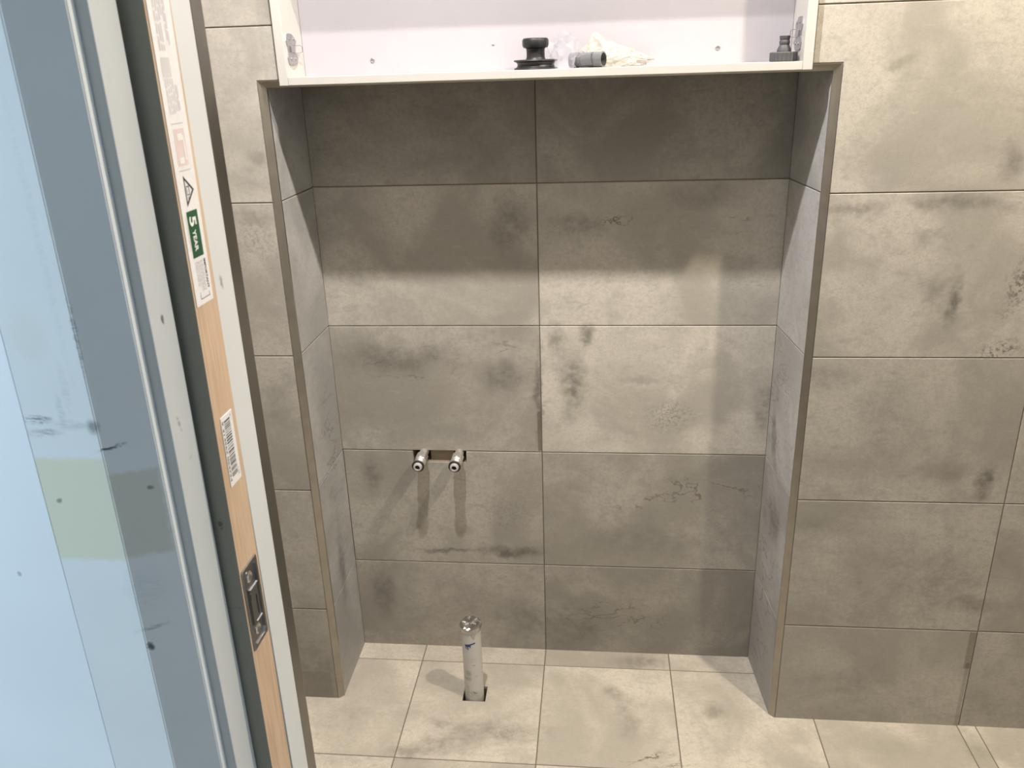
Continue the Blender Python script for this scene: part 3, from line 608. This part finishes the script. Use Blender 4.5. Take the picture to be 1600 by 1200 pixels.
def crumple(name, cen, size, mat, seed, sharp=1.0, n=3, parent=None):
    rj = random.Random(4)
    from mathutils import noise as N_
    bm = bmesh.new(); bmesh.ops.create_icosphere(bm, subdivisions=n, radius=1)
    for v in bm.verts:
        p = v.co.copy(); q = p * 1.6 + Vector((seed, seed * .7, -seed)); r = 1
        r += .30 * sharp * (N_.noise(q * 1.3)) + .16 * sharp * (1 - 2 * abs(N_.noise(q * 2.2))) - .05 + rj.uniform(-.09, .09)
        v.co = Vector((p.x * size[0], p.y * size[1], p.z * size[2])) * r
    zmin = min(v.co.z for v in bm.verts); cut = -size[2] * .62
    for v in bm.verts:
        v.co.z = max(v.co.z, cut) - cut
    o = obj(name, bm, mat, None, loc=cen); return o
t = NT('clear_polythene', .06, 0, .9); t.col((.50, .50, .55)); t.b.inputs['Alpha'].default_value = .30; t.b.inputs['Roughness'].default_value = .08; CLEAR = t.m
cb = crumple('clear_bag', (.064, -.176, SH), (.0215, .0115, .033), CLEAR, 3.1, 1.5); tag(cb, 'crumpled clear plastic bag beside the black spool-shaped fitting', 'plastic bag')
t = NT('beige_film', .35, 0, .5); t.col((.56, .52, .45)); t.b.inputs['Alpha'].default_value = .55
t.b.inputs['Subsurface Weight'].default_value = .0; BF = t.m
# beige bag: crumpled film, tall on the left and trailing away to the right
from mathutils import noise as N_
bm = bmesh.new(); bmesh.ops.create_icosphere(bm, subdivisions=6, radius=1)
def ridge(p): return 1 - 2 * abs(N_.noise(p))
for v in bm.verts:
    p = v.co.copy(); q = Vector((p.x * 2.2 + .9 * p.z, p.y * 1.5, p.z * 1.5 - 1.2 * p.x)) + Vector((5.3, 1.7, 8.1))
    r = 1 + .16 * ridge(q * 1.1) + .07 * ridge(q * 2.7) + .015 * ridge(q * 6.5)
    u = (p.x + 1) / 2
    hz = .041 * (1 - .84 * u ** 1.0) + .013 * math.exp(-((u - .22) / .10) ** 2) * (1 if p.z > .3 else 0)
    v.co = Vector((p.x * .055 + .007, p.y * .0165 * (1 - .25 * u), p.z * hz)) * r
zc_ = -.010
for v in bm.verts: v.co.z = max(v.co.z, zc_) - zc_
bb = obj('beige_bag', bm, BF, loc=(.146, -.1385, SH)); tag(bb, 'crumpled beige plastic bag rising behind the grey pipe fitting', 'plastic bag')
for p_ in bb.data.polygons: p_.use_smooth = True
bb.data.set_sharp_from_angle(angle=math.radians(30))

# ------------------------------------------------------------ water outlets in the alcove wall
BRASS = plain('nickel_plated_brass', (.80, .78, .74), .36, .9, var=.1, vs_=200)
RUB = plain('black_rubber', (.025, .023, .02), .6)
def outlet(xc, label):
    e_ = empty('water_outlet', (xc, 0, .549)); tag(e_, label, 'water outlet', 'capped water outlets in the alcove wall')
    Rm = Matrix.Rotation(PI / 2, 4, 'X')     # local z -> -y
    def P(name, prof, m, seg=40, **k):
        kk = 1.07 if name in ('white_nose', 'bore_shade') else 1.2
        prof = [(r_ * kk, z_) for r_, z_ in prof]
        bm = bmesh.new(); lathe(bm, prof, seg, Rm, **k); return obj(name, bm, m, e_, smooth=True)
    P('tail', [(.0085, -.035), (.0085, .012), (.0078, .014), (.0078, .020)], BRASS)
    P('hex_body', [(.0088, .018), (.0112, .0200), (.0116, .022), (.0116, .046), (.0108, .048), (.0092, .049)], BRASS, 8)
    P('thread', [(.0088, .048)] + [(.0088 + (.0006 if i % 2 else 0), .049 + i * .0012) for i in range(14)] + [(.0086, .0668)], BRASS)
    P('sealing_ring', [(.0086, .0680), (.0106, .0680), (.0116, .0690), (.0116, .0718), (.0106, .0730), (.0086, .0730)], RUB, cap=False)
    P('white_nose', [(.0090, .0690), (.0092, .0760), (.0086, .0788), (.0064, .0800), (.0054, .0800), (.0051, .0700)], plain('white_nylon', (.50, .49, .47), .4), cap=False)
    P('bore_shade', [(.0001, .0745), (.0051, .0745)], DARK, cap=False)  # flat dark disc painted as the shade down the nose
    bm = bmesh.new(); box(bm, -.004, .004, -.045, -.024, (.0125), .0150, bev=.0006); obj('lug', bm, BRASS, e_)
    return e_
outlet(-.2750, 'left of the two nickel water outlets poking out of the alcove wall')
outlet(-.1920, 'right of the two nickel water outlets poking out of the alcove wall')

# ------------------------------------------------------------ waste pipe
PW = paint('white_pvc_dirty', (.60, .59, .55), ('x', [('smear', -.008, .075, .008, .010, .75, (.22, .2, .15)), ('smear', -.010, .060, .010, .006, .7, (.2, .18, .14)), ('smear', .006, .100, .005, .003, .7, (.25, .22, .18)), ('smear', .010, .068, .004, .003, .6, (.25, .22, .18)),
    ('smear', .000, .015, .02, .012, .6, (.3, .26, .2)), ('ell', .004, .022, .007, .0016, .85, (.08, .07, .06), -30), ('smear', -.012, .03, .006, .02, .5, (.35, .3, .2)), ('smear', .0, .115, .015, .01, .3, (.4, .36, .28)), ('ell', -.003, .018, .0006, .014, .6, (.25, .22, .18))]))
wpp = empty('waste_pipe', (-.1590, -.1675, 0)); tag(wpp, 'short white waste pipe capped with silver tape, standing up from the floor tile', 'waste pipe')
bm = bmesh.new(); lathe(bm, [(.0210, -.044), (.0225, -.044), (.0222, .1955), (.0208, .1955)], 56, cap=False); obj('pipe', bm, PW, wpp, smooth=True)
FOIL = plain('silver_foil_tape', (.48, .47, .45), .26, 1, var=.1, vs_=150)
bm = bmesh.new(); rf = random.Random(11)
rg = []
prof = [(.0232, .187), (.0240, .192), (.0252, .197), (.0246, .2005), (.0200, .2025), (.0120, .2012), (.0040, .2018)]
for k, (r, z) in enumerate(prof):
    row = []
    for i in range(26):
        a = 2 * PI * i / 26; fl_ap = .015 * max(0, 1 - abs((a - 1.62 * PI) / .28)) if k == 0 else (.004 * max(0, 1 - abs((a - 1.62 * PI) / .28)) if k == 1 else 0)
        row.append(bm.verts.new((r * (1 + rf.uniform(-.02, .03)) * math.cos(a), r * (1 + rf.uniform(-.02, .03)) * math.sin(a), z + rf.uniform(-.0012, .0012) - fl_ap + .0015 * math.sin(a))))
    rg.append(row)
for a, b in zip(rg, rg[1:]):
    for i in range(26): bm.faces.new((a[i], a[(i + 1) % 26], b[(i + 1) % 26], b[i]))
bm.faces.new(rg[-1]); obj('foil_tape_cap', bm, FOIL, wpp); tag(bpy.data.objects['foil_tape_cap'], 'crumpled silver tape cap')
bm = bmesh.new()
def pipe_stroke(a0, z0, a1, z1, wd):
    n = 6; pr = None
    for i in range(n + 1):
        a = math.radians(a0 + (a1 - a0) * i / n); z = z0 + (z1 - z0) * i / n; r = .0226
        d = Vector((math.radians(a1 - a0) * r, z1 - z0)).normalized(); nx, nz = -d.y * wd / 2, d.x * wd / 2
        cur = [bm.verts.new((r * math.cos(a + s_ * nx / r), r * math.sin(a + s_ * nx / r), z + s_ * nz)) for s_ in (-1, 1)]
        if pr: bm.faces.new((pr[0], cur[0], cur[1], pr[1]))
        pr = cur
pipe_stroke(236, .1540, 300, .1615, .0036); pipe_stroke(240, .1550, 245, .1450, .0022); pipe_stroke(252, .1560, 257, .1430, .0024); pipe_stroke(266, .1570, 270, .1490, .0022); pipe_stroke(244, .1520, 274, .1545, .0030)
bmesh.ops.recalc_face_normals(bm, faces=bm.faces); obj('pen_mark', bm, plain('blue_marker', (.02, .06, .20), .5), wpp); tag(bpy.data.objects['pen_mark'], 'blue marker scribble')

# ------------------------------------------------------------ ceiling downlights
tE = NT('lamp_diffuser', .5); tE.b.inputs['Emission Color'].default_value = (1, .95, .88, 1); tE.b.inputs['Emission Strength'].default_value = 6
for L_, lb in ((LA, 'round white ceiling downlight over the middle of the alcove'), (LB, 'round white ceiling downlight over the right-hand wall')):
    d = empty('ceiling_downlight', (L_.x, L_.y, 2.33)); tag(d, lb, 'downlight', 'ceiling downlights')
    bm = bmesh.new(); lathe(bm, [(.036, -.0035), (.047, -.0035), (.048, -.001), (.048, -.0002), (.036, -.0002)], 40, cap=False); obj('bezel', bm, LAM, d, smooth=True)
    bm = bmesh.new(); lathe(bm, [(.0001, -.002), (.0358, -.002)], 32, cap=False); obj('diffuser', bm, tE.m, d)
